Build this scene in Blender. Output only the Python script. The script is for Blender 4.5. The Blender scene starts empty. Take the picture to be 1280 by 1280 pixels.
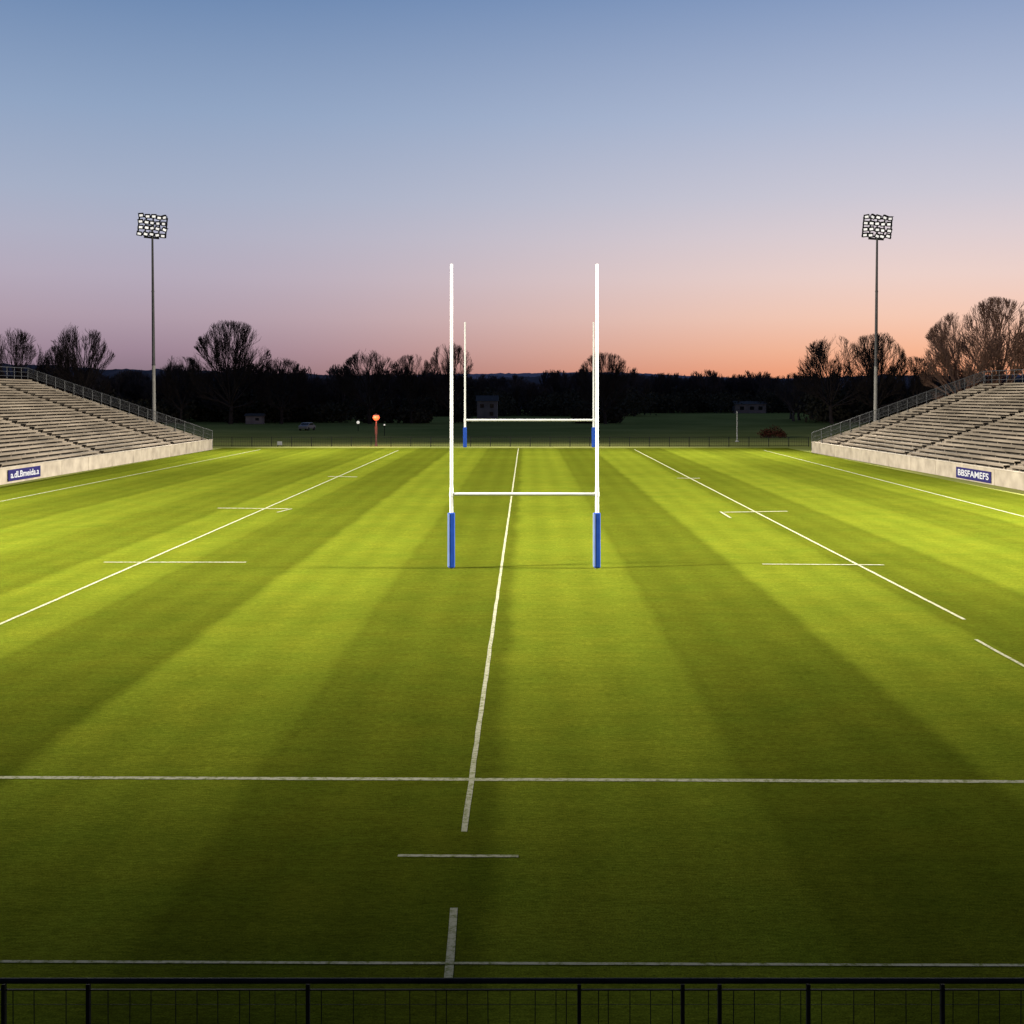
import bpy, bmesh, math, random
import numpy as np
from mathutils import Vector, Matrix, noise

scene = bpy.context.scene
COL = scene.collection
random.seed(7)

# ------------------------------------------------------------------ materials
def lin(c):
    return tuple(((v/255)/12.92 if v/255 <= 0.04045 else ((v/255+0.055)/1.055)**2.4) for v in c)

def new_mat(name):
    m = bpy.data.materials.new(name); m.use_nodes = True
    nt = m.node_tree
    return m, nt, nt.nodes['Principled BSDF']

def noise_mat(name, c1, c2, scale=3.0, rough=0.7, metal=0.0, bump=0.0, bump_scale=None, detail=6, stretch=None, spec=None):
    m, nt, b = new_mat(name)
    tc = nt.nodes.new('ShaderNodeTexCoord')
    n = nt.nodes.new('ShaderNodeTexNoise'); n.inputs['Scale'].default_value = scale; n.inputs['Detail'].default_value = detail
    src = tc.outputs['Object']
    if stretch:
        mp = nt.nodes.new('ShaderNodeMapping'); mp.inputs['Scale'].default_value = stretch
        nt.links.new(src, mp.inputs['Vector']); src = mp.outputs['Vector']
    nt.links.new(src, n.inputs['Vector'])
    r = nt.nodes.new('ShaderNodeValToRGB')
    r.color_ramp.elements[0].position = 0.3; r.color_ramp.elements[1].position = 0.7
    r.color_ramp.elements[0].color = (*c1, 1); r.color_ramp.elements[1].color = (*c2, 1)
    nt.links.new(n.outputs['Fac'], r.inputs['Fac'])
    nt.links.new(r.outputs['Color'], b.inputs['Base Color'])
    b.inputs['Roughness'].default_value = rough
    b.inputs['Metallic'].default_value = metal
    if spec is not None: b.inputs['Specular IOR Level'].default_value = spec
    if bump:
        n2 = nt.nodes.new('ShaderNodeTexNoise'); n2.inputs['Scale'].default_value = bump_scale or scale*4
        nt.links.new(src, n2.inputs['Vector'])
        bp = nt.nodes.new('ShaderNodeBump'); bp.inputs['Strength'].default_value = bump; bp.inputs['Distance'].default_value = 0.02
        nt.links.new(n2.outputs['Fac'], bp.inputs['Height']); nt.links.new(bp.outputs['Normal'], b.inputs['Normal'])
    return m

M_white = noise_mat('white_paint', (0.50,0.50,0.49), (0.58,0.58,0.57), 2.0, 0.6, spec=0.1)
M_blue = noise_mat('blue_vinyl', (0.008,0.042,0.26), (0.012,0.058,0.33), 2.5, 0.6, bump=0.2, spec=0.15)
M_padlit = noise_mat('lit_side_vinyl', (0.25,0.31,0.46), (0.3,0.37,0.52), 2.5, 0.5)  # pale strip paints the lit left side of the blue pad
M_conc = noise_mat('concrete', (0.22,0.183,0.145), (0.35,0.298,0.24), 0.8, 0.9, bump=0.3, spec=0.2)
M_step = noise_mat('step_concrete', (0.05,0.042,0.034), (0.09,0.076,0.062), 0.6, 0.9, spec=0.1)
M_bench = noise_mat('bench_plank', (0.10,0.081,0.062), (0.245,0.20,0.156), 0.4, 0.8, stretch=(1.0,0.35,1.0), spec=0.1, detail=8)
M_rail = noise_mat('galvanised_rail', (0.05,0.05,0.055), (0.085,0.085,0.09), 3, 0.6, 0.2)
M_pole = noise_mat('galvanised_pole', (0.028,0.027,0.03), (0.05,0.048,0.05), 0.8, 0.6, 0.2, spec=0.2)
M_polelit = noise_mat('lit_mast_base', (0.12,0.112,0.108), (0.18,0.17,0.16), 0.8, 0.7, 0.0, spec=0.2)  # floodlight on the lower mast, painted in as a paler colour
M_black = noise_mat('black_metal', (0.006,0.006,0.007), (0.013,0.013,0.015), 6, 0.7, 0.0, spec=0.05)
M_rain = noise_mat('fence_metal', (0.008,0.009,0.010), (0.018,0.019,0.021), 6, 0.6, 0.0, spec=0.08)
M_bark = noise_mat('bark', (0.045,0.033,0.031), (0.08,0.06,0.055), 0.6, 0.95, spec=0.1)
M_bark_lit = noise_mat('dusk_lit_bark', (0.38,0.21,0.145), (0.54,0.32,0.23), 0.6, 0.95, spec=0.1)  # sky light on the right-hand trees is painted into this brighter bark
M_under = noise_mat('undergrowth', (0.04,0.037,0.03), (0.10,0.09,0.065), 0.15, 1.0, spec=0.0)  # lightened in colour to stand in for distance haze
M_hill = noise_mat('wooded_hill_haze_tint', (0.085,0.082,0.105), (0.17,0.155,0.18), 0.05, 1.0, detail=10, spec=0.0)  # aerial haze painted in: base colour raised and tinted bluish
M_farwood = noise_mat('far_wood_haze_tint', (0.06,0.05,0.055), (0.13,0.105,0.105), 0.08, 1.0, spec=0.0)  # base colour raised to imitate haze over the woods
M_red = noise_mat('dull_red_paint', (0.06,0.010,0.007), (0.10,0.016,0.010), 2, 0.6)
M_russet = noise_mat('russet_leaves', (0.03,0.012,0.009), (0.06,0.022,0.014), 1, 0.9, spec=0.0)
M_grey = noise_mat('weathered_render', (0.20,0.165,0.17), (0.32,0.26,0.265), 0.7, 0.9)
M_roof = noise_mat('roof_slate', (0.04,0.037,0.04), (0.07,0.062,0.065), 1.5, 0.8)
M_signblue = noise_mat('sign_blue', (0.011,0.009,0.062), (0.015,0.013,0.085), 1.5, 0.6, spec=0.1)
M_letter = noise_mat('sign_lettering', (0.36,0.36,0.40), (0.44,0.44,0.48), 2, 0.5)
M_carp = noise_mat('pale_car_paint', (0.15,0.15,0.165), (0.2,0.2,0.22), 1, 0.4)
M_pale = noise_mat('pale_paint', (0.22,0.22,0.22), (0.28,0.28,0.28), 1, 0.6)
M_glass = noise_mat('dark_glass', (0.01,0.012,0.015), (0.02,0.022,0.03), 1, 0.15)
M_tyre = noise_mat('rubber', (0.01,0.01,0.01), (0.02,0.02,0.02), 4, 0.9)

def emis(name, col, strength, base=(0.6,0.6,0.6)):
    m, nt, b = new_mat(name)
    b.inputs['Base Color'].default_value = (*base, 1)
    b.inputs['Emission Color'].default_value = (*col, 1)
    b.inputs['Emission Strength'].default_value = strength
    return m
M_lens = emis('floodlight_lens', (1.0,0.96,0.90), 0.8, (0.2,0.2,0.2))
M_redlamp = emis('orange_red_lamp', (1.0,0.13,0.04), 1.9, (0.3,0.03,0.01))
M_globe = emis('white_globe_lamp', (1.0,0.93,0.8), 0.7)

# grass -------------------------------------------------------------
def math_node(nt, op, a, b=None, c=None):
    n = nt.nodes.new('ShaderNodeMath'); n.operation = op
    for i, v in enumerate((a, b, c)):
        if v is None: continue
        if isinstance(v, (int, float)): n.inputs[i].default_value = v
        else: nt.links.new(v, n.inputs[i])
    return n.outputs[0]

def tex_noise(nt, vec, scale, stretch=None, detail=4, rough=0.5):
    if stretch:
        mp = nt.nodes.new('ShaderNodeMapping'); mp.inputs['Scale'].default_value = stretch
        nt.links.new(vec, mp.inputs['Vector']); vec = mp.outputs['Vector']
    n = nt.nodes.new('ShaderNodeTexNoise'); n.inputs['Scale'].default_value = scale
    n.inputs['Detail'].default_value = detail; n.inputs['Roughness'].default_value = rough
    nt.links.new(vec, n.inputs['Vector'])
    return n.outputs['Fac']

def maprange(nt, v, a, b, c, d, smooth=False):
    n = nt.nodes.new('ShaderNodeMapRange')
    if smooth: n.interpolation_type = 'SMOOTHSTEP'
    nt.links.new(v, n.inputs[0])
    for i, x in enumerate((a, b, c, d)): n.inputs[i+1].default_value = x
    return n.outputs[0]

def pitch_material():
    m, nt, b = new_mat('mown_turf')
    tc = nt.nodes.new('ShaderNodeTexCoord'); P = tc.outputs['Object']
    sep = nt.nodes.new('ShaderNodeSeparateXYZ'); nt.links.new(P, sep.inputs[0])
    X, Y = sep.outputs[0], sep.outputs[1]
    wob = tex_noise(nt, P, 0.25, detail=4)
    Xw = math_node(nt, 'ADD', X, maprange(nt, wob, 0, 1, -0.3, 0.3))
    ph = math_node(nt, 'MULTIPLY', math_node(nt, 'ADD', Xw, 2.6), 2*math.pi/8.5)
    c = math_node(nt, 'COSINE', ph)                      # 1 = dark stripe
    # stripes are fainter towards the touchlines; some passes are cut less heavily than others
    vary = maprange(nt, tex_noise(nt, P, 0.09, (1.0,0.25,1.0), 3, 0.5), 0.3, 0.7, 0.75, 1.1)
    edge = maprange(nt, math_node(nt, 'ABSOLUTE', X), 11, 22, 1.0, 0.6, True)
    amp = math_node(nt, 'MULTIPLY', vary, edge)
    st = maprange(nt, c, -0.17, 0.17, 0.11, -0.28, True)
    stripe = math_node(nt, 'ADD', math_node(nt, 'MULTIPLY', st, amp), 1.0)
    ph2 = math_node(nt, 'MULTIPLY', Xw, 2*math.pi/1.42)
    s2 = maprange(nt, math_node(nt, 'COSINE', ph2), -1, 1, 0.95, 1.05)
    ph3 = math_node(nt, 'MULTIPLY', math_node(nt, 'ADD', Y, maprange(nt, wob, 0, 1, -0.8, 0.8)), 2*math.pi/11.0)
    s3 = maprange(nt, math_node(nt, 'COSINE', ph3), -0.6, 0.6, 0.975, 1.025, True)
    patch = maprange(nt, tex_noise(nt, P, 0.12, detail=5, rough=0.6), 0.3, 0.7, 0.94, 1.06)
    mid = maprange(nt, tex_noise(nt, P, 1.6, (0.5,2.2,1), 4, 0.65), 0.3, 0.7, 0.88, 1.12)
    fine = maprange(nt, tex_noise(nt, P, 14, (0.45,1.4,1), 4, 0.75), 0.3, 0.7, 0.6, 1.4)
    blade = maprange(nt, tex_noise(nt, P, 60, (0.6,1.2,1), 2, 0.7), 0.3, 0.7, 0.55, 1.45)
    t = stripe
    for s in (s2, s3, patch, mid, fine, blade): t = math_node(nt, 'MULTIPLY', t, s)
    hue = tex_noise(nt, P, 0.5, detail=4, rough=0.7)
    r = nt.nodes.new('ShaderNodeValToRGB')
    r.color_ramp.elements[0].position = 0.3; r.color_ramp.elements[1].position = 0.7
    r.color_ramp.elements[0].color = (0.066, 0.085, 0.0068, 1)
    r.color_ramp.elements[1].color = (0.086, 0.096, 0.0078, 1)
    nt.links.new(hue, r.inputs[0])
    vm = nt.nodes.new('ShaderNodeVectorMath'); vm.operation = 'SCALE'
    nt.links.new(r.outputs[0], vm.inputs[0]); nt.links.new(t, vm.inputs['Scale'])
    nt.links.new(vm.outputs[0], b.inputs['Base Color'])
    b.inputs['Roughness'].default_value = 0.95
    b.inputs['Specular IOR Level'].default_value = 0.0
    bp = nt.nodes.new('ShaderNodeBump'); bp.inputs['Strength'].default_value = 0.5; bp.inputs['Distance'].default_value = 0.02
    nt.links.new(tex_noise(nt, P, 35, detail=2, rough=0.7), bp.inputs['Height'])
    nt.links.new(bp.outputs['Normal'], b.inputs['Normal'])
    return m
M_pitch = pitch_material()

def line_material():
    m, nt, b = new_mat('worn_line_paint')
    tc = nt.nodes.new('ShaderNodeTexCoord'); P = tc.outputs['Object']
    n = tex_noise(nt, P, 9, detail=6, rough=0.75)
    f = maprange(nt, n, 0.36, 0.54, 0, 1)
    mx = nt.nodes.new('ShaderNodeMix'); mx.data_type = 'RGBA'
    nt.links.new(f, mx.inputs[0])
    mx.inputs[6].default_value = (0.11, 0.125, 0.03, 1); mx.inputs[7].default_value = (0.34, 0.325, 0.23, 1)
    nt.links.new(mx.outputs[2], b.inputs['Base Color']); b.inputs['Roughness'].default_value = 0.9
    b.inputs['Specular IOR Level'].default_value = 0.0
    return m
M_line = line_material()
M_ground = noise_mat('rough_grass', (0.16,0.18,0.048), (0.28,0.28,0.085), 0.05, 1.0, detail=10, spec=0.0)

# ------------------------------------------------------------------ mesh helpers
class MB:
    """collects faces of one part"""
    def __init__(s): s.v = []; s.f = []; s.mi = []
    def add(s, vs, fs, mi=0):
        o = len(s.v); s.v += [tuple(v) for v in vs]
        s.f += [tuple(i+o for i in f) for f in fs]; s.mi += [mi]*len(fs)
    def box(s, c, d, mi=0, M=None):
        x, y, z = c; a, b, h = d[0]/2, d[1]/2, d[2]/2
        vs = [Vector((x+i*a, y+j*b, z+k*h)) for k in (-1,1) for j in (-1,1) for i in (-1,1)]
        if M is not None: vs = [M @ v for v in vs]
        s.add(vs, [(0,2,3,1),(4,5,7,6),(0,1,5,4),(2,6,7,3),(0,4,6,2),(1,3,7,5)], mi)
    def tube(s, p0, p1, r0, r1=None, n=12, mi=0, cap=True):
        r1 = r0 if r1 is None else r1
        p0, p1 = Vector(p0), Vector(p1); d = (p1-p0).normalized()
        u = d.orthogonal().normalized(); w = d.cross(u)
        vs = []
        for p, r in ((p0, r0), (p1, r1)):
            for i in range(n):
                a = 2*math.pi*i/n; vs.append(p+u*math.cos(a)*r+w*math.sin(a)*r)
        fs = [(i, (i+1)%n, n+(i+1)%n, n+i) for i in range(n)]
        if cap: fs += [tuple(range(n-1, -1, -1)), tuple(range(n, 2*n))]
        s.add(vs, fs, mi)
    def dome(s, c, r, n=12, m=6, mi=0, full=True):
        vs = []; fs = []
        lo = -m if full else 0
        rows = list(range(lo, m+1))
        for k in rows:
            e = k/m*math.pi/2
            for i in range(n):
                a = 2*math.pi*i/n
                vs.append((c[0]+r*math.cos(e)*math.cos(a), c[1]+r*math.cos(e)*math.sin(a), c[2]+r*math.sin(e)))
        for k in range(len(rows)-1):
            for i in range(n):
                fs.append((k*n+i, k*n+(i+1)%n, (k+1)*n+(i+1)%n, (k+1)*n+i))
        s.add(vs, fs, mi)
    def obj(s, name, mats, parent=None, loc=(0,0,0), rot=(0,0,0), smooth=False, bevel=0):
        me = bpy.data.meshes.new(name); me.from_pydata(s.v, [], s.f)
        for m in (mats if isinstance(mats, (list, tuple)) else [mats]): me.materials.append(m)
        me.polygons.foreach_set('material_index', s.mi)
        if smooth: me.polygons.foreach_set('use_smooth', [True]*len(me.polygons))
        me.update()
        o = bpy.data.objects.new(name, me); COL.objects.link(o)
        o.location = loc; o.rotation_euler = rot
        if parent: o.parent = parent
        if bevel:
            md = o.modifiers.new('bevel', 'BEVEL'); md.width = bevel; md.segments = 3; md.limit_method = 'ANGLE'
        return o

def empty(name, loc, label, cat, group=None, rot=(0,0,0)):
    o = bpy.data.objects.new(name, None); COL.objects.link(o); o.location = loc; o.rotation_euler = rot
    o.empty_display_size = 0.3
    o['label'] = label; o['category'] = cat
    if group: o['group'] = group
    return o

def structure(o, label=None, cat=None):
    o['kind'] = 'structure'
    if label: o['label'] = label
    if cat: o['category'] = cat
    return o

def copy_thing(src, loc, rotz=None):
    c = src.copy(); COL.objects.link(c); c.location = loc
    if rotz is not None: c.rotation_euler[2] = rotz
    def rec(a, b):
        for ch in a.children:
            k = ch.copy(); COL.objects.link(k); k.parent = b
            k.matrix_parent_inverse = ch.matrix_parent_inverse.copy()
            rec(ch, k)
    rec(src, c)
    return c

# ------------------------------------------------------------------ ground & pitch
b = MB(); b.add([(-5000,-300,-0.008),(5000,-300,-0.008),(5000,6000,-0.008),(-5000,6000,-0.008)], [(0,1,2,3)])
structure(b.obj('ground', M_ground), 'dark rough grass parkland around the pitch', 'ground')
b = MB(); b.add([(-38.0,4,0),(33.0,4,0),(32.4,154.5,0),(-37.6,154.5,0)], [(0,1,2,3)])
structure(b.obj('grass_pitch', M_pitch), 'mown striped green rugby pitch', 'grass')

line_no = 0
def line(p0, p1, w):
    global line_no
    z = 0.004+0.0012*line_no; line_no += 1
    p0 = Vector((*p0, z)); p1 = Vector((*p1, z))
    d = (p1-p0).normalized(); n = Vector((-d.y, d.x, 0))*w/2
    L = (p1-p0).length; k = max(2, int(L/0.6)); vs = []; fs = []
    for i in range(k+1):
        p = p0.lerp(p1, i/k)
        j = 0.015*noise.noise(p*0.7)
        g = 1+0.18*noise.noise(p*2.3+Vector((5,1,0)))
        vs += [p+n*g+n.normalized()*j, p-n*g+n.normalized()*j]
    for i in range(k): fs.append((2*i, 2*i+1, 2*i+3, 2*i+2))
    b = MB(); b.add(vs, fs)
    structure(b.obj('pitch_line', M_line), 'painted white line on the turf', 'line')
for a in [
    ((-0.95,18.9),(-0.99,154),0.095), ((-0.885,14.1),(-0.935,16.1),0.10),
    ((-12,21.62),(12,21.3),0.15), ((-1.85,17.92),(-0.115,17.9),0.09), ((-12,14.62),(12,14.42),0.06),
    ((-15.2,21.8),(-15.2,148),0.115), ((12.9,36.7),(13.0,150),0.115), ((12.15,21.6),(12.15,33.7),0.10),
    ((-32.9,40),(-32.0,150),0.14), ((26.6,40),(28.2,148),0.14),
    ((-16.7,49.2),(-11.07,49.2),0.18), ((-18.0,72.6),(-13.8,72.2),0.28), ((-14.0,70.0),(-13.6,72.2),0.12), ((-16,100.6),(-13.6,100),0.4),
    ((9.2,48.6),(13.9,48.4),0.18), ((11.1,70),(14.8,70.6),0.28), ((10.95,70.3),(10.95,66.8),0.13), ((11.9,98.5),(13.7,98.3),0.4)]:
    line(*a[:2], a[2])

# ------------------------------------------------------------------ goals
def goal(loc, half, height, bar, rp, rb, pad_w, pad_h, label, pad_lit=True):
    g = empty('rugby_goal', loc, label, 'goal posts', 'rugby goals on the pitch')
    for sx in (-1, 1):
        b = MB(); x = sx*half
        prof = [(0,rp*1.1),(bar+0.25,rp*1.1),(bar+0.251,rp*0.96),(height,rp*0.76),(height+0.03,rp*0.4)]
        for (z0,r0),(z1,r1) in zip(prof[:-1], prof[1:]):
            b.tube((x,0,z0),(x,0,z1),r0,r1,20,cap=(z1>height))
        b.tube((x,0,bar-rb*1.3), (x,0,bar+rb*1.3), rp*1.28, n=16)
        b.obj('post', M_white, g, smooth=False)
        p = MB()
        p.box((x, 0, pad_h/2+0.02), (pad_w, pad_w, pad_h), 0)
        o = p.obj('pad', [M_blue], g, bevel=pad_w*0.14)
        if pad_lit:
            t = MB(); t.box((x-pad_w/2-0.012, 0, pad_h/2+0.03), (0.03, pad_w*0.72, pad_h*0.97))
            t.box((x-pad_w/2+0.035, -pad_w/2-0.003, pad_h/2+0.03), (0.03, 0.012, pad_h*0.95))
            t.obj('pad_lit_side', M_padlit, o)
    b = MB(); b.tube((-half+rp*1.1,0,bar), (half-rp*1.1,0,bar), rb, n=16)
    b.obj('crossbar', M_white, g)
    return g
goal((-0.08,47.6,0), 2.78, 11.6, 2.83, 0.066, 0.064, 0.25, 2.1, 'white rugby goal posts with blue pads on the pitch')
goal((0.36,156.2,0), 8.06, 15.7, 3.42, 0.12, 0.14, 0.45, 2.5, 'tall white goal posts beyond the end of the pitch', False)

# ------------------------------------------------------------------ stands
def stand(loc, rz, side, length, rows, tread, rise, label, aisle_off):
    """local: +y along the wall away from the camera (0..length), rows rise towards side*x"""
    s = empty('stadium_stand', loc, label, 'stand', 'open bleacher stands beside the pitch', (0,0,rz))
    wall_h = 1.15
    b = MB(); b.box((side*0.15, length/2, wall_h/2), (0.3, length, wall_h)); b.box((side*0.15, length/2, wall_h+0.04), (0.38, length+0.04, 0.078))
    for k in range(int(length/6)):
        b.box((-side*0.012, k*6+3, wall_h/2), (0.03, 0.07, wall_h-0.02))
    b.obj('front_wall', M_conc, s)
    base = 0.75
    def extrude_profile(prof, y0, y1):
        n = len(prof); vs = [(x,y0,z) for x, z in prof]+[(x,y1,z) for x, z in prof]
        b = MB(); b.add(vs, [tuple(range(n)), tuple(range(2*n-1,n-1,-1))]+[(i+n,(i+1)%n+n,(i+1)%n,i) for i in range(n)]); return b
    prof = [(side*0.302, -0.02)]
    for i in range(rows):
        h = base+i*rise
        prof += [(side*(0.302+tread*i), h), (side*(0.302+tread*(i+1)), h)]
    prof.append((side*(0.302+tread*rows), -0.02))
    extrude_profile(prof, 0, length).obj('terrace', M_step, s)
    ais = [a for a in (aisle_off+22*k for k in range(-1, 6)) if 1 < a < length-1]
    ed = []
    cur = 0.3
    for a in ais:
        if a-0.6 > cur: ed.append((cur, a-0.6)); 
        cur = max(cur, a+0.6)
    if cur < length-0.5: ed.append((cur, length-0.3))
    for i in range(rows):
        h = base+i*rise; x = side*(0.302+tread*i+tread*0.56)
        b = MB()
        for (y0, y1) in ed:
            y = y0
            while y < y1-0.5:
                L = min(5.5, y1-y); dz = random.uniform(-0.018, 0.018)
                b.box((x, y+L/2, h+0.35+dz), (0.46, L-0.05, 0.05))
                b.box((x-side*0.245, y+L/2, h+0.285+dz), (0.03, L-0.05, 0.16))
                y += L
            k = y0+0.5
            while k < y1:
                b.box((x, k, h+0.16), (0.06, 0.06, 0.32)); k += 2.75
        b.obj('bench', M_bench, s)
    for a in ais:
        pr = [(side*(0.31), base-0.1)]
        for i in range(rows):
            h = base+i*rise; x0 = 0.31+tread*i
            pr += [(side*x0, h+0.012), (side*(x0+tread*0.5), h+0.012), (side*(x0+tread*0.5), h+rise/2), (side*(x0+tread-0.01), h+rise/2)]
        pr.append((side*(0.31+tread*rows-0.02), base-0.1))
        extrude_profile(pr, a-0.5, a+0.5).obj('stairs', M_bench, s)
    W = 0.3+rows*tread
    b = MB()
    y = length-0.12
    def hz(x): return 1.0+ (x/W)*(rows*rise) + 0.15
    n = int(W/1.1)
    for k in range(n+1):
        x = W*k/n; z = hz(x)
        b.tube((side*x, y, z-0.9), (side*x, y, z+1.1), 0.035, n=6)
    for off, r in ((1.1,0.04),(0.55,0.02),(0.1,0.03)):
        b.tube((0, y, hz(0)+off), (side*W, y, hz(W)+off), r, n=6)
    k = 0
    while k < W:
        b.tube((side*k, y, hz(k)+0.1), (side*k, y, hz(k)+1.1), 0.016, n=4); k += 0.14
    for yy in np.arange(0, length, 2.0):
        b.tube((side*W, yy, hz(W)-1.2), (side*W, yy, hz(W)+1.1), 0.03, n=6)
    for off, r in ((1.1,0.035),(0.6,0.02),(0.1,0.025)):
        b.tube((side*W, 0, hz(W)+off), (side*W, y, hz(W)+off), r, n=6)
    b.obj('railing', M_rail, s)
    b = MB()
    b.add([(0,length+0.06,0),(side*W,length+0.06,0),(side*W,length+0.06,hz(W)-0.3),(0,length+0.06,hz(0)-0.1)], [(0,1,2,3)])
    b.obj('end_wall', M_conc, s)
    return s
stand((-39.0,58,0), math.radians(-0.75), -1, 92, 27, 0.815, 0.28, 'grey stepped bleacher stand behind a concrete wall', 14)
stand((35.2,58,0), math.radians(1.75), 1, 84.5, 24, 0.815, 0.293, 'grey bleacher stand with concrete front wall and sloping railing', 12)

# advertising signs on walls
def sign(loc, rz, w, h, text, label):
    b = MB(); b.box((0,0,0), (w, 0.05, h)); 
    o = b.obj('advertising_sign', M_signblue, None, loc, (0,0,rz), bevel=0.01)
    o['label'] = label; o['category'] = 'sign'
    cu = bpy.data.curves.new('lettering', 'FONT'); cu.body = text; cu.size = h*0.8; cu.extrude = 0.004; cu.offset = h*0.012
    cu.align_x = 'CENTER'; cu.align_y = 'CENTER'
    t = bpy.data.objects.new('lettering_source', cu); COL.objects.link(t)
    bpy.context.view_layer.update()
    dg = bpy.context.evaluated_depsgraph_get()
    me = bpy.data.meshes.new_from_object(t.evaluated_get(dg))
    xs = [v.co.x for v in me.vertices]; ww = max(xs)-min(xs)
    for v in me.vertices: v.co.x *= (w*0.88)/ww
    me.materials.clear(); me.materials.append(M_letter)
    bpy.data.objects.remove(t)
    k = bpy.data.objects.new('lettering', me); COL.objects.link(k); k.parent = o
    k.location = (0,-0.034,0); k.rotation_euler = (math.radians(90),0,0)
    return o
sign((-38.42,95.4,0.6), math.radians(90-0.75), 5.9, 0.85, 'a.dLBmeida.a', 'blue advertising sign with white lettering on the stand wall')
sign((34.03,94.9,0.52), math.radians(-90+1.75), 6.8, 0.85, 'BBSFAMEFS', 'blue and white lettered advertising sign on concrete wall')

# ------------------------------------------------------------------ floodlight towers
def flood_tower(loc, rz, H):
    t = empty('floodlight_tower', loc, 'tall floodlight mast with a grid of lamps above the stand', 'floodlight', 'floodlight towers around the pitch', (0,0,rz))
    b = MB()
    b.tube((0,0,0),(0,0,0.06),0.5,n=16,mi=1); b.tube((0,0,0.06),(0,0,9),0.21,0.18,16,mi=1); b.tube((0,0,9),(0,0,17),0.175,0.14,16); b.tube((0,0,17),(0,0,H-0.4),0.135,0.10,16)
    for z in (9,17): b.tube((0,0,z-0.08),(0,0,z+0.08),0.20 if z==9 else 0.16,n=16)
    b.obj('mast', [M_pole, M_polelit], t)
    hf = MB(); cols, rws = 5, 4; W, Hh = 3.1, 2.5
    for r in range(rws): hf.box((0,0.12,-Hh/2+0.35+r*(Hh-0.5)/(rws-1)), (W,0.09,0.16))
    for c in (-1.45,-0.72,0,0.72,1.45): hf.box((c,0.2,0.05), (0.16,0.06,Hh-0.3))
    hf.box((0,0.25,-Hh/2+0.12),(1.6,0.25,0.16))
    head = hf.obj('lamp_frame', M_black, t, loc=(0,0,H-1.0+0.3), rot=(math.radians(-8),math.radians(5),0))
    base = None
    for r in range(rws):
        for c in range(cols):
            x = -W/2+0.32+c*(W-0.64)/(cols-1); z = -Hh/2+0.42+r*(Hh-0.5)/(rws-1)
            if base is None:
                l = MB()
                a0, a1 = 0.17, 0.28
                vs = [(-a0,0.1,-a0),(a0,0.1,-a0),(a0,0.1,a0),(-a0,0.1,a0),(-a1,-0.16,-a1*0.85),(a1,-0.16,-a1*0.85),(a1,-0.16,a1*0.85),(-a1,-0.16,a1*0.85)]
                l.add(vs, [(0,1,2,3),(0,4,5,1),(1,5,6,2),(2,6,7,3),(3,7,4,0)], 0)
                l.add([(-0.185,-0.115,-0.135),(0.185,-0.115,-0.135),(0.185,-0.115,0.10),(-0.185,-0.115,0.10)], [(0,1,2,3)], 1)
                l.box((0,-0.26,a1*0.86),(0.57,0.24,0.02),0)
                for q in (-1,1): l.box((q*0.25,-0.11,0),(0.10,0.02,0.44),0); l.box((0,-0.11,q*0.20),(0.5,0.02,0.10),0)
                l.box((-0.30,0,-0.05),(0.02,0.06,0.3),0); l.box((0.30,0,-0.05),(0.02,0.06,0.3),0)
                base = l.obj('floodlight', [M_black, M_lens], head); o = base
            else:
                o = base.copy(); COL.objects.link(o)
            o.location = (x+random.uniform(-.04,.04),0,z+random.uniform(-.04,.04)); o.rotation_euler = (math.radians(random.uniform(8,26)), math.radians(random.uniform(-16,16)), math.radians(random.uniform(-34,34)))
    return t
def spot(world_from, target, power, size_deg, blend, color=(1,0.95,0.82)):
    l = bpy.data.lights.new('flood_beam', 'SPOT'); l.energy = power; l.spot_size = math.radians(size_deg); l.spot_blend = blend
    l.shadow_soft_size = 3.2; l.color = color
    o = bpy.data.objects.new('flood_beam', l); COL.objects.link(o)
    o.location = world_from
    o.rotation_euler = (Vector(target)-Vector(world_from)).to_track_quat('-Z','Y').to_euler()
    return o
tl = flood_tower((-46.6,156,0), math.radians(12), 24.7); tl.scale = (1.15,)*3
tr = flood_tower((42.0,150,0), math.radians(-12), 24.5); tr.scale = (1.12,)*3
tl.rotation_euler[1] = math.radians(-0.5); tr.rotation_euler[1] = math.radians(0.5)
c1 = copy_thing(tl, (-80,30,0), math.radians(80)); c1.scale = (1.4,)*3
c2 = copy_thing(tr, (77,46,0), math.radians(-80)); c2.scale = (1.4,)*3
spot((-45.8,151,28.2), (2,122,0), 3.1e5, 112, 1.0)
spot((41.2,145,27.2), (-4,120,0), 3.1e5, 112, 1.0)
spot((-76,31,34.4), (2,73,0), 1.6e6, 81, 1.0)
spot((72,46,34.2), (-6,78,0), 1.5e6, 84, 1.0)

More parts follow.
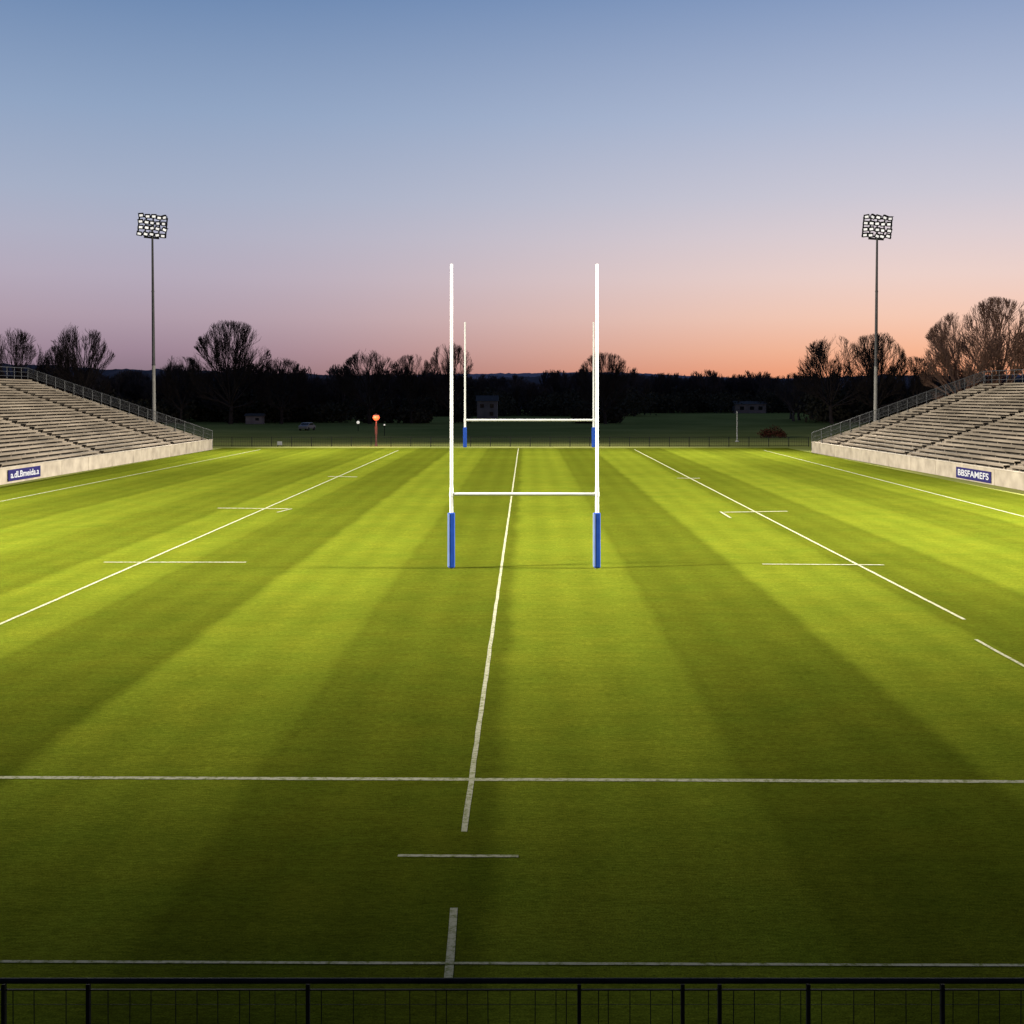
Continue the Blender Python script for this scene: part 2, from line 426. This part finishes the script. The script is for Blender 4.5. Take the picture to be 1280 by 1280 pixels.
# ------------------------------------------------------------------ trees
def grow_tree(seed, width, height, levels=5, spread=0.9, trunk_frac=0.22, n1=9, tr=0.42, nn=(6,6,5,3), rmin=0.03):
    rng = random.Random(seed); trunk = []; crown = []
    def rot_dir(d, ang, az):
        u = d.orthogonal().normalized(); w = d.cross(u)
        return (d*math.cos(ang)+(u*math.cos(az)+w*math.sin(az))*math.sin(ang)).normalized()
    th = height*trunk_frac
    cz = th+(height-th)*0.36; rz = height-cz; lowz = cz-th*0.75
    env_seed = Vector((seed*0.37, 1.3, 2.1))
    def rho(p):
        q = Vector((p.x/(width/2), p.y/(width/2), (p.z-cz)/(rz if p.z > cz else lowz)))
        return q.length*(1+0.08*noise.noise(q.normalized()*2.2+env_seed)) if q.length > 1e-6 else 0
    def branch(p, d, L, r, lv):
        k = 4 if lv <= 2 else 2
        pts = [p]; rs = [r]
        for i in range(k):
            up = 0.06 if lv > 1 else 0.03
            d = (d+Vector((rng.gauss(0,.11), rng.gauss(0,.11), rng.gauss(up,.09)))).normalized()
            q = p+d*(L/k)
            if lv > 1 and rho(q) > 1.0: break
            p = q; pts.append(p); rs.append(max(r*(1-(i+1)/k*0.62), 0.016))
        m = len(pts)-1
        for i in range(m): crown.append((pts[i], rs[i], pts[i+1], rs[i+1]))
        if lv >= levels or m == 0: return
        n = nn[lv-1]
        for j in range(n):
            t = 0.25+0.75*(j+rng.random()*0.6)/n; t = min(t, 1.0)
            q = t*m; i = min(int(q), m-1); pp = pts[i].lerp(pts[i+1], q-i); rr = rs[i]*(1-(q-i))+rs[i+1]*(q-i)
            nd = rot_dir(d, rng.uniform(0.35, 0.85), rng.uniform(0, 6.283))
            nd = (nd+Vector((pp.x,pp.y,max(0,pp.z-th))).normalized()*0.6).normalized()   # reach outwards to the light
            branch(pp, nd, L*rng.uniform(0.45,0.66), max(rr*0.62, rmin), lv+1)
    p = Vector((0,0,-0.1)); r = tr*1.25
    for i in range(5):
        q = p+Vector((rng.gauss(0,.1), rng.gauss(0,.1), (th)/5)); r2 = tr*(1-0.06*i)
        trunk.append((p, r, q, r2)); p = q; r = r2
    for j in range(n1):
        az = 6.283*j*0.382+rng.random()*0.5; tilt = spread*(0.08+0.92*(j/(n1-1))**0.8)*rng.uniform(0.9,1.1)
        dd = rot_dir(Vector((0,0,1)), tilt, az)
        reach = 1/math.sqrt((math.sin(tilt)/(width/2))**2+(math.cos(tilt)/(height-th))**2)
        branch(p-Vector((0,0,rng.uniform(0,th*0.3)*(j/n1))), dd, reach*0.84*rng.uniform(0.92,1.05), tr*0.5, 1)
    return trunk, crown

def segs_mesh(segs, n):
    P0 = np.array([tuple(s[0]) for s in segs]); P1 = np.array([tuple(s[2]) for s in segs])
    R0 = np.array([s[1] for s in segs]); R1 = np.array([s[3] for s in segs])
    D = P1-P0; D /= (np.linalg.norm(D, axis=1, keepdims=True)+1e-9)
    ref = np.where(np.abs(D[:,2:3]) < 0.9, np.array([[0,0,1.0]]), np.array([[1.0,0,0]]))
    U = np.cross(D, ref); U /= (np.linalg.norm(U, axis=1, keepdims=True)+1e-9); W = np.cross(D, U)
    V = []
    for P, R in ((P0, R0), (P1, R1)):
        for i in range(n):
            a = 2*math.pi*i/n
            V.append(P+(U*math.cos(a)+W*math.sin(a))*R[:,None])
    V = np.stack(V, axis=1)
    S = len(segs); base = (np.arange(S)*2*n)[:,None]
    F = []
    for i in range(n):
        F.append(np.concatenate([base+i, base+(i+1)%n, base+n+(i+1)%n, base+n+i], axis=1))
    F = np.concatenate(F, axis=0)
    return V.reshape(-1,3), F

def mesh_from_arrays(name, V, F, mat):
    me = bpy.data.meshes.new(name); k = F.shape[1]
    me.vertices.add(len(V)); me.vertices.foreach_set('co', V.astype(np.float32).ravel())
    me.loops.add(F.size); me.loops.foreach_set('vertex_index', F.astype(np.int32).ravel())
    me.polygons.add(len(F)); me.polygons.foreach_set('loop_start', np.arange(len(F), dtype=np.int32)*k)
    me.polygons.foreach_set('loop_total', np.full(len(F), k, dtype=np.int32))
    me.materials.append(mat); me.update(calc_edges=True)
    return me

variants = {}
def variant(key, seed, mat, **kw):
    if key not in variants:
        tk, cr = grow_tree(seed, 16, 20, **kw)
        V, F = segs_mesh(tk, 10); a = mesh_from_arrays('trunk', V, F, mat)
        V, F = segs_mesh(cr, 3); c = mesh_from_arrays('crown', V, F, mat)
        variants[key] = (a, c)
    return variants[key]
def tree(loc, width, height, key, seed, mat, label, rz, **kw):
    t = empty('bare_tree', loc, label, 'tree', 'bare winter trees beyond the pitch', (0,0,rz))
    a, c = variant(key, seed, mat, **kw)
    for nm, me in (('trunk', a), ('crown', c)):
        o = bpy.data.objects.new(nm, me); COL.objects.link(o); o.parent = t
        o.scale = (width/16, width/16, height/20)
    return t
dark = 'dark bare winter tree with fine twigs in the park'
wide = dict(n1=13, spread=1.3, trunk_frac=0.2)
for i, (x, y, w, h, k) in enumerate([
    (-116.5,283,16,22.0,'a'), (-108,292,13,19.0,'b'), (-100.3,280,16.0,22.8,'c'), (-66.5,280,19,23.8,'w'), (-79.0,285,13,15.8,'b'),
    (-55.5,282,14,15.2,'a'), (-35.2,280,16,17.1,'c'), (-26.2,284,11,16.2,'b'), (-16.9,280,12,18.5,'a'), (17.8,280,14,16.4,'w'),
    (68.7,280,17,20.3,'c'), (79.1,283,16,21.0,'w'), (88.8,286,14.5,15.8,'b')]):
    kw = {'a':dict(spread=1.15,n1=11), 'b':dict(spread=1.1,n1=10), 'c':dict(spread=1.2,n1=11), 'w':wide}[k]
    tree((x,y,0), w, h, k, {'a':100,'b':111,'c':122,'w':133}[k], M_bark, 'broad round-crowned bare tree with dense dark twigs' if i == 3 else dark, i*1.3, **kw)
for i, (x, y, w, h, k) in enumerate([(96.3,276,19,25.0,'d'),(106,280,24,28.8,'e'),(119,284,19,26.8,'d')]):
    tree((x,y,0), w, h, k, {'d':300,'e':311}[k], M_bark_lit, 'tall bare reddish brown tree with dusk light painted into its bark', i*2.0, spread=1.25, n1=12)

# far woodland: one mass
rngw = np.random.default_rng(3)
vars_ = []
for s in range(4):
    tk, cr = grow_tree(500+s, 12, 14, levels=4, trunk_frac=0.2, n1=8, tr=0.3, nn=(6,5,4,3), rmin=0.05)
    V, F = segs_mesh([(a, ra*1.6, c, rb*1.6) for a, ra, c, rb in tk+cr], 3); vars_.append((V, F))
Vs = []; Fs = []; off = 0
def place(x, y, sx, sz):
    global off
    V, F = vars_[rngw.integers(4)]; a = rngw.random()*6.28
    R = np.array([[math.cos(a),-math.sin(a),0],[math.sin(a),math.cos(a),0],[0,0,1]])
    Vn = (V@R.T)*np.array([sx,sx,sz])+np.array([x,y,0]); Vs.append(Vn); Fs.append(F+off); off += len(V)
for k in range(90): place(rngw.uniform(-140,-44), rngw.uniform(298,350), rngw.uniform(0.8,1.2), rngw.uniform(0.65,1.05))
for k in range(60): place(rngw.uniform(-60,36), rngw.uniform(390,430), rngw.uniform(0.9,1.3), rngw.uniform(0.75,1.12))
for k in range(60): place(rngw.uniform(30,115), rngw.uniform(450,520), rngw.uniform(0.9,1.3), rngw.uniform(0.8,1.15))
for k in range(40): place(rngw.uniform(66,140), rngw.uniform(298,340), rngw.uniform(0.7,1.1), rngw.uniform(0.6,0.95))
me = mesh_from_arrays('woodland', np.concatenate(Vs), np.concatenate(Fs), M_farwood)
o = bpy.data.objects.new('woodland', me); COL.objects.link(o); o['kind'] = 'stuff'; o['label'] = 'distant dark mass of bare woodland across the park'; o['category'] = 'woodland'

# undergrowth: small leaf-sized faces in clumps
def leaf_mesh(name, cl, mat, n=420, smin=0.25, smax=0.6):
    C = []
    for (x, y, rx, h) in cl:
        d = rngw.normal(size=(n,3)); d /= np.linalg.norm(d, axis=1, keepdims=True)
        r = rngw.random((n,1))**0.4*(1+0.25*rngw.normal(size=(n,1))*0.5)
        p = d*r*np.array([rx, rx, h*0.55]); p[:,2] += h*0.48; p += np.array([x,y,0]); p = p[p[:,2] > 0.0]
        C.append(p)
    C = np.concatenate(C); n = len(C)
    A = rngw.normal(size=(n,3)); A /= np.linalg.norm(A, axis=1, keepdims=True); B = np.cross(A, rngw.normal(size=(n,3))); B /= np.linalg.norm(B, axis=1, keepdims=True)
    s = rngw.uniform(smin,smax,(n,1))
    V = np.stack([C-A*s, C+B*s*0.7, C+A*s, C-B*s*0.7], axis=1).reshape(-1,3)
    return mesh_from_arrays(name, V, np.arange(4*n).reshape(-1,4), mat)
cl = []
def clump(x, y, rx, h): cl.append((x, y, rx, h))
for k in range(100): clump(rngw.uniform(-145,-44), rngw.uniform(292,325), rngw.uniform(3,6), rngw.uniform(4,8.5))
for k in range(80): clump(rngw.uniform(-62,34), rngw.uniform(375,410), rngw.uniform(4,7), rngw.uniform(5,9))
for k in range(70): clump(rngw.uniform(30,120), rngw.uniform(440,480), rngw.uniform(4,8), rngw.uniform(5,9))
for k in range(60): clump(rngw.uniform(66,145), rngw.uniform(292,325), rngw.uniform(3,6), rngw.uniform(4,9))
for k in range(6): clump(rngw.uniform(-38,-14), rngw.uniform(286,292), 2.5, 3.5)
for k in range(5): clump(rngw.uniform(12,24), rngw.uniform(286,292), 2.2, 3.5)
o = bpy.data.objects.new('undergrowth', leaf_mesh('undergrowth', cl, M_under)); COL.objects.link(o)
o['kind'] = 'stuff'; o['label'] = 'dark shrubs and undergrowth below the bare trees'; o['category'] = 'shrubs'

t = empty('russet_shrub', (37.4,190,0), 'low rounded reddish shrub in the rough grass', 'shrub')
o = bpy.data.objects.new('foliage', leaf_mesh('foliage', [(-0.9,0,1.1,1.3),(0.3,0.2,1.4,1.8),(1.4,0,1.0,1.1)], M_russet, 500, 0.06, 0.16)); COL.objects.link(o); o.parent = t
b = MB()
for k in range(7):
    a = k*0.9; b.tube((0.1*k-0.3,0,0),(0.1*k-0.3+math.cos(a)*0.8,math.sin(a)*0.5,1.1),0.03,0.012,6)
b.obj('stem', M_bark, t)

# hills with bumpy wooded skyline
def hill(y0, y1, x0, x1, hfun, label, mat, nx=700, ny=14):
    vs = []; fs = []
    for j in range(ny+1):
        t = j/ny
        for i in range(nx+1):
            x = x0+(x1-x0)*i/nx
            y = y0+(y1-y0)*t
            h = hfun(x)*math.sin(min(1, t*1.25)*math.pi/2)
            h += (noise.noise(Vector((x*0.16,y*0.05,3)))*1.5+noise.noise(Vector((x*0.5,y*0.2,7)))*0.9)*min(1, t*4)
            vs.append((x, y, h if j else -0.5))
    for j in range(ny):
        for i in range(nx):
            a = j*(nx+1)+i; fs.append((a, a+1, a+nx+2, a+nx+1))
    b = MB(); b.add(vs, fs); o = b.obj('hill', mat, smooth=False)
    structure(o, label, 'hill')
def h1(x):
    base = 15.0+3.2*noise.noise(Vector((x*0.012,0.3,0)))
    if x < -120: base += min(6, (-120-x)*0.05)
    return base
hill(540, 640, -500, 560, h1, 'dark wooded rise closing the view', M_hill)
M_hillfar = noise_mat('far_hill_haze_tint', (0.26,0.25,0.33), (0.34,0.31,0.39), 0.02, 1.0, detail=8, spec=0.0)  # haze is in the base colour, there is no volume
hill(1500, 1700, -1300, 1400, lambda x: 31+8*noise.noise(Vector((x*0.004,1.3,0))), 'far ridge with bluish haze painted into its colour', M_hillfar)

# ------------------------------------------------------------------ far fence
def fence(loc, x0, x1, h, step, r, mats, label, mesh_step):
    f = empty('boundary_fence', loc, label, 'fence')
    x = x0
    while x <= x1+0.01:
        b = MB(); b.tube((x,0,0),(x,0,h+0.05),r,n=6); b.obj('post', mats, f); x += step
    b = MB()
    b.tube((x0,0,h),(x1,0,h),r*0.7,n=6); b.tube((x0,0,h*0.5),(x1,0,h*0.5),r*0.5,n=6); b.tube((x0,0,0.12),(x1,0,0.12),r*0.5,n=6)
    b.obj('rail', mats, f)
    b = MB(); x = x0
    while x < x1:
        b.box((x,0,h/2),(0.014,0.014,h-0.1)); x += mesh_step
    b.obj('wire_mesh', mats, f)
fence((0,158.5,0), -40, 36, 1.2, 2.53, 0.045, M_black, 'low dark wire fence across the end of the pitch', 0.3)

# ------------------------------------------------------------------ near fence
f = empty('metal_fence', (0,11.8,0), 'black metal fence with top rail and thin bars', 'fence')
ft = 1.085
b = MB(); b.tube((-7,0,ft),(7,0,ft),0.027,n=12); b.obj('top_rail', M_rain, f)
b = MB(); b.box((0,0,ft-0.085),(14,0.02,0.011)); b.box((0,0,0.15),(14,0.03,0.02)); b.obj('lower_rail', M_rain, f)
for x in (-6.2,-4.95,-4.15,-2.07,0.50,1.48,1.83,2.67,3.94,5.3,6.4):
    b = MB(); b.box((x,0.0,(ft-0.03)/2),(0.034,0.05,ft-0.03)); b.box((x,0,0.01),(0.14,0.14,0.02)); b.obj('post', M_rain, f)
b = MB(); x = -6.9; k = 0
rf = random.Random(5)
while x < 6.9:
    b.tube((x,0.0,0.16),(x+rf.uniform(-.006,.006),0.0,ft-0.09),0.0045,n=5); k += 1
    x += rf.choice((0.2,0.2,0.24,0.1,0.3))
for z in (0.4,0.62,0.86): b.tube((-7,0.0,z),(7,0.0,z),0.0025,n=4)
b.obj('bars', M_rain, f)

# ------------------------------------------------------------------ small park things
t = empty('red_lamp_post', (-19.3,160,0), 'slim dark red lamp post with glowing orange lantern', 'lamp post')
b = MB(); b.tube((0,0,0),(0,0,0.25),0.22,0.15,10); b.tube((0,0,0.25),(0,0,3.3),0.12,0.10,10); b.tube((0,0,3.25),(0,0,3.35),0.22,n=10); b.box((0,0,2.0),(0.28,0.2,1.0)); b.obj('pole', M_red, t)
b = MB(); b.tube((0,0,3.35),(0,0,3.62),0.24,0.46,8,cap=True); b.tube((0,0,3.62),(0,0,3.95),0.46,0.34,8); b.obj('lamp', M_redlamp, t)
b = MB(); b.tube((0,0,3.95),(0,0,4.12),0.40,0.08,8); b.obj('cap', M_red, t)
pl = bpy.data.lights.new('lantern_light','POINT'); pl.energy = 220; pl.color = (1,0.25,0.08); pl.shadow_soft_size = 0.3
po = bpy.data.objects.new('lantern_light', pl); COL.objects.link(po); po.parent = t; po.location = (0,-0.7,3.6)
def globe(loc, h, r):
    t = empty('globe_lamp', loc, 'white globe lamp on a thin dark pole', 'lamp', 'globe lamps in the park')
    b = MB(); b.tube((0,0,0),(0,0,h),0.06,0.05,8); b.tube((0,0,h-0.05),(0,0,h+0.05),0.14,n=8); b.obj('pole', M_black, t)
    b = MB(); b.dome((0,0,h+r), r); b.obj('globe', M_globe, t, smooth=True)
globe((-30.4,225,0), 1.3, 0.28)
globe((-22.8,200,0), 1.6, 0.14)
t = empty('marker_pole', (29.6,175,0), 'thin white pole standing in the rough grass', 'pole')
b = MB(); b.tube((0,0,0),(0,0,4.2),0.08,0.06,10); b.dome((0,0,4.2),0.1,full=False); b.tube((0,0,0),(0,0,0.12),0.3,n=10); b.obj('pole', M_pale, t)

def building(loc, w, d, h, mat, label, windows):
    t = empty('small_building', loc, label, 'building', rot=(0,0,0))
    b = MB(); b.box((0,0,h/2),(w,d,h)); b.obj('wall', mat, t)
    b = MB(); ov = 0.35; rh = h*0.32
    vs = [(-w/2-ov,-d/2-ov,h),(w/2+ov,-d/2-ov,h),(w/2+ov,d/2+ov,h),(-w/2-ov,d/2+ov,h),(-w/2-ov,0,h+rh),(w/2+ov,0,h+rh)]
    b.add(vs, [(0,1,5,4),(2,3,4,5),(0,4,3),(1,2,5),(0,3,2,1)]); b.obj('roof', M_roof, t)
    for (x, z, ww, hh) in windows:
        b = MB(); b.box((x,-d/2-0.03,z),(ww,0.08,hh)); b.obj('window', M_glass, t)
building((-10.8,345,0), 5.6, 5, 4.8, M_grey, 'small pale rendered house among dark trees', [(-1.4,3.5,1.0,1.0),(1.3,3.5,1.0,1.0),(1.2,1.3,1.0,1.1)])
building((79,442,0), 11, 6, 3.2, M_grey, 'low pale farm building at the wood edge', [(-3,1.8,1.4,1.2),(0.5,1.8,1.4,1.2),(3.5,1.8,1.4,1.2)])
building((-61,280,0), 3.6, 3.0, 1.8, M_grey, 'small pale park shed below the trees', [(0.8,1.1,0.8,0.6)])

def car(loc, rz, body, label):
    t = empty('parked_car', loc, label, 'car', 'parked cars', (0,0,rz))
    prof = [(-2.1,0.35),(-2.15,0.75),(-1.95,0.92),(-1.35,0.98),(-0.75,1.42),(0.65,1.45),(1.35,1.0),(2.0,0.88),(2.15,0.6),(2.1,0.35)]
    b = MB(); n = len(prof)
    vs = [(x,-0.85,z) for x, z in prof]+[(x,0.85,z) for x, z in prof]
    b.add(vs, [tuple(range(n)), tuple(range(2*n-1,n-1,-1))]+[(i+n,(i+1)%n+n,(i+1)%n,i) for i in range(n)]); b.obj('body', body, t, bevel=0.06)
    b = MB()
    for sy in (-0.856,0.856): b.add([(-1.1,sy,1.0),(1.05,sy,1.0),(0.6,sy,1.37),(-0.68,sy,1.37)], [(0,1,2,3)])
    b.add([(-1.30,-0.72,1.025),(-1.30,0.72,1.025),(-0.80,0.66,1.395),(-0.80,-0.66,1.395)], [(0,1,2,3)])
    b.obj('window', M_glass, t)
    for x in (-1.35,1.35):
        for y in (-0.8,0.8):
            b = MB(); b.tube((x,y-0.11,0.32),(x,y+0.11,0.32),0.32,n=16); b.obj('wheel', M_tyre, t)
car((-40.5,230,0), math.radians(78), M_carp, 'pale car parked on the park grass')

t = empty('marker_board', (-31.3,158,0), 'small white board propped by the far fence', 'board')
b = MB(); b.box((0,0,0.45),(0.6,0.05,0.45)); b.obj('panel', M_carp, t)
b = MB(); b.box((-0.25,0.05,0.35),(0.05,0.05,0.7)); b.box((0.25,0.05,0.35),(0.05,0.05,0.7)); b.obj('leg', M_black, t)

# ------------------------------------------------------------------ sky
w = bpy.data.worlds.new("World"); scene.world = w; w.use_nodes = True
nt = w.node_tree; bg = nt.nodes['Background']
tc = nt.nodes.new('ShaderNodeTexCoord'); sep = nt.nodes.new('ShaderNodeSeparateXYZ'); nt.links.new(tc.outputs['Generated'], sep.inputs[0])
def ramp(stops):
    r = nt.nodes.new('ShaderNodeValToRGB'); cr = r.color_ramp
    def cc(c):
        L = 0.3*c[0]+0.59*c[1]+0.11*c[2]
        return (*lin(tuple(L+(v-L)*0.88 for v in c)),1)
    cr.elements[0].position = stops[0][0]; cr.elements[0].color = cc(stops[0][1])
    cr.elements[1].position = stops[-1][0]; cr.elements[1].color = cc(stops[-1][1])
    for p, c in stops[1:-1]:
        e = cr.elements.new(p); e.color = cc(c)
    return r
warm = ramp([(0,(250,140,94)),(0.015,(255,160,112)),(0.034,(255,182,142)),(0.06,(251,201,176)),(0.0915,(240,209,200)),(0.123,(223,206,210)),(0.154,(204,200,214)),(0.215,(174,186,214)),(0.302,(130,155,198)),(0.40,(85,115,160)),(1.0,(62,84,125))])
cool = ramp([(0,(128,106,124)),(0.015,(141,116,131)),(0.034,(161,134,152)),(0.06,(178,156,172)),(0.0915,(182,170,189)),(0.123,(176,176,198)),(0.154,(165,176,202)),(0.215,(142,165,200)),(0.302,(104,137,184)),(0.40,(76,106,154)),(1.0,(60,82,126))])
nt.links.new(sep.outputs[2], warm.inputs[0]); nt.links.new(sep.outputs[2], cool.inputs[0])
fac = maprange(nt, sep.outputs[0], -0.32, 0.34, 0, 1, True)
mx = nt.nodes.new('ShaderNodeMix'); mx.data_type = 'RGBA'
nt.links.new(fac, mx.inputs[0]); nt.links.new(cool.outputs[0], mx.inputs[6]); nt.links.new(warm.outputs[0], mx.inputs[7])
east = maprange(nt, sep.outputs[1], -0.6, 0.8, 0.35, 1.0, True)   # the sky opposite the sunset is darker
nt.links.new(mx.outputs[2], bg.inputs['Color']); nt.links.new(east, bg.inputs['Strength'])

# ------------------------------------------------------------------ camera
cam = bpy.data.cameras.new('camera'); co = bpy.data.objects.new('camera', cam); COL.objects.link(co)
co.location = (0,0,6.64); co.rotation_euler = (math.radians(90),0,0)
cam.sensor_width = 36; cam.lens = 43.79; cam.shift_x = -18/1280; cam.shift_y = -147/1280; cam.clip_end = 12000
scene.camera = co
scene.view_settings.view_transform = 'Standard'; scene.view_settings.look = 'None'; scene.view_settings.exposure = 0
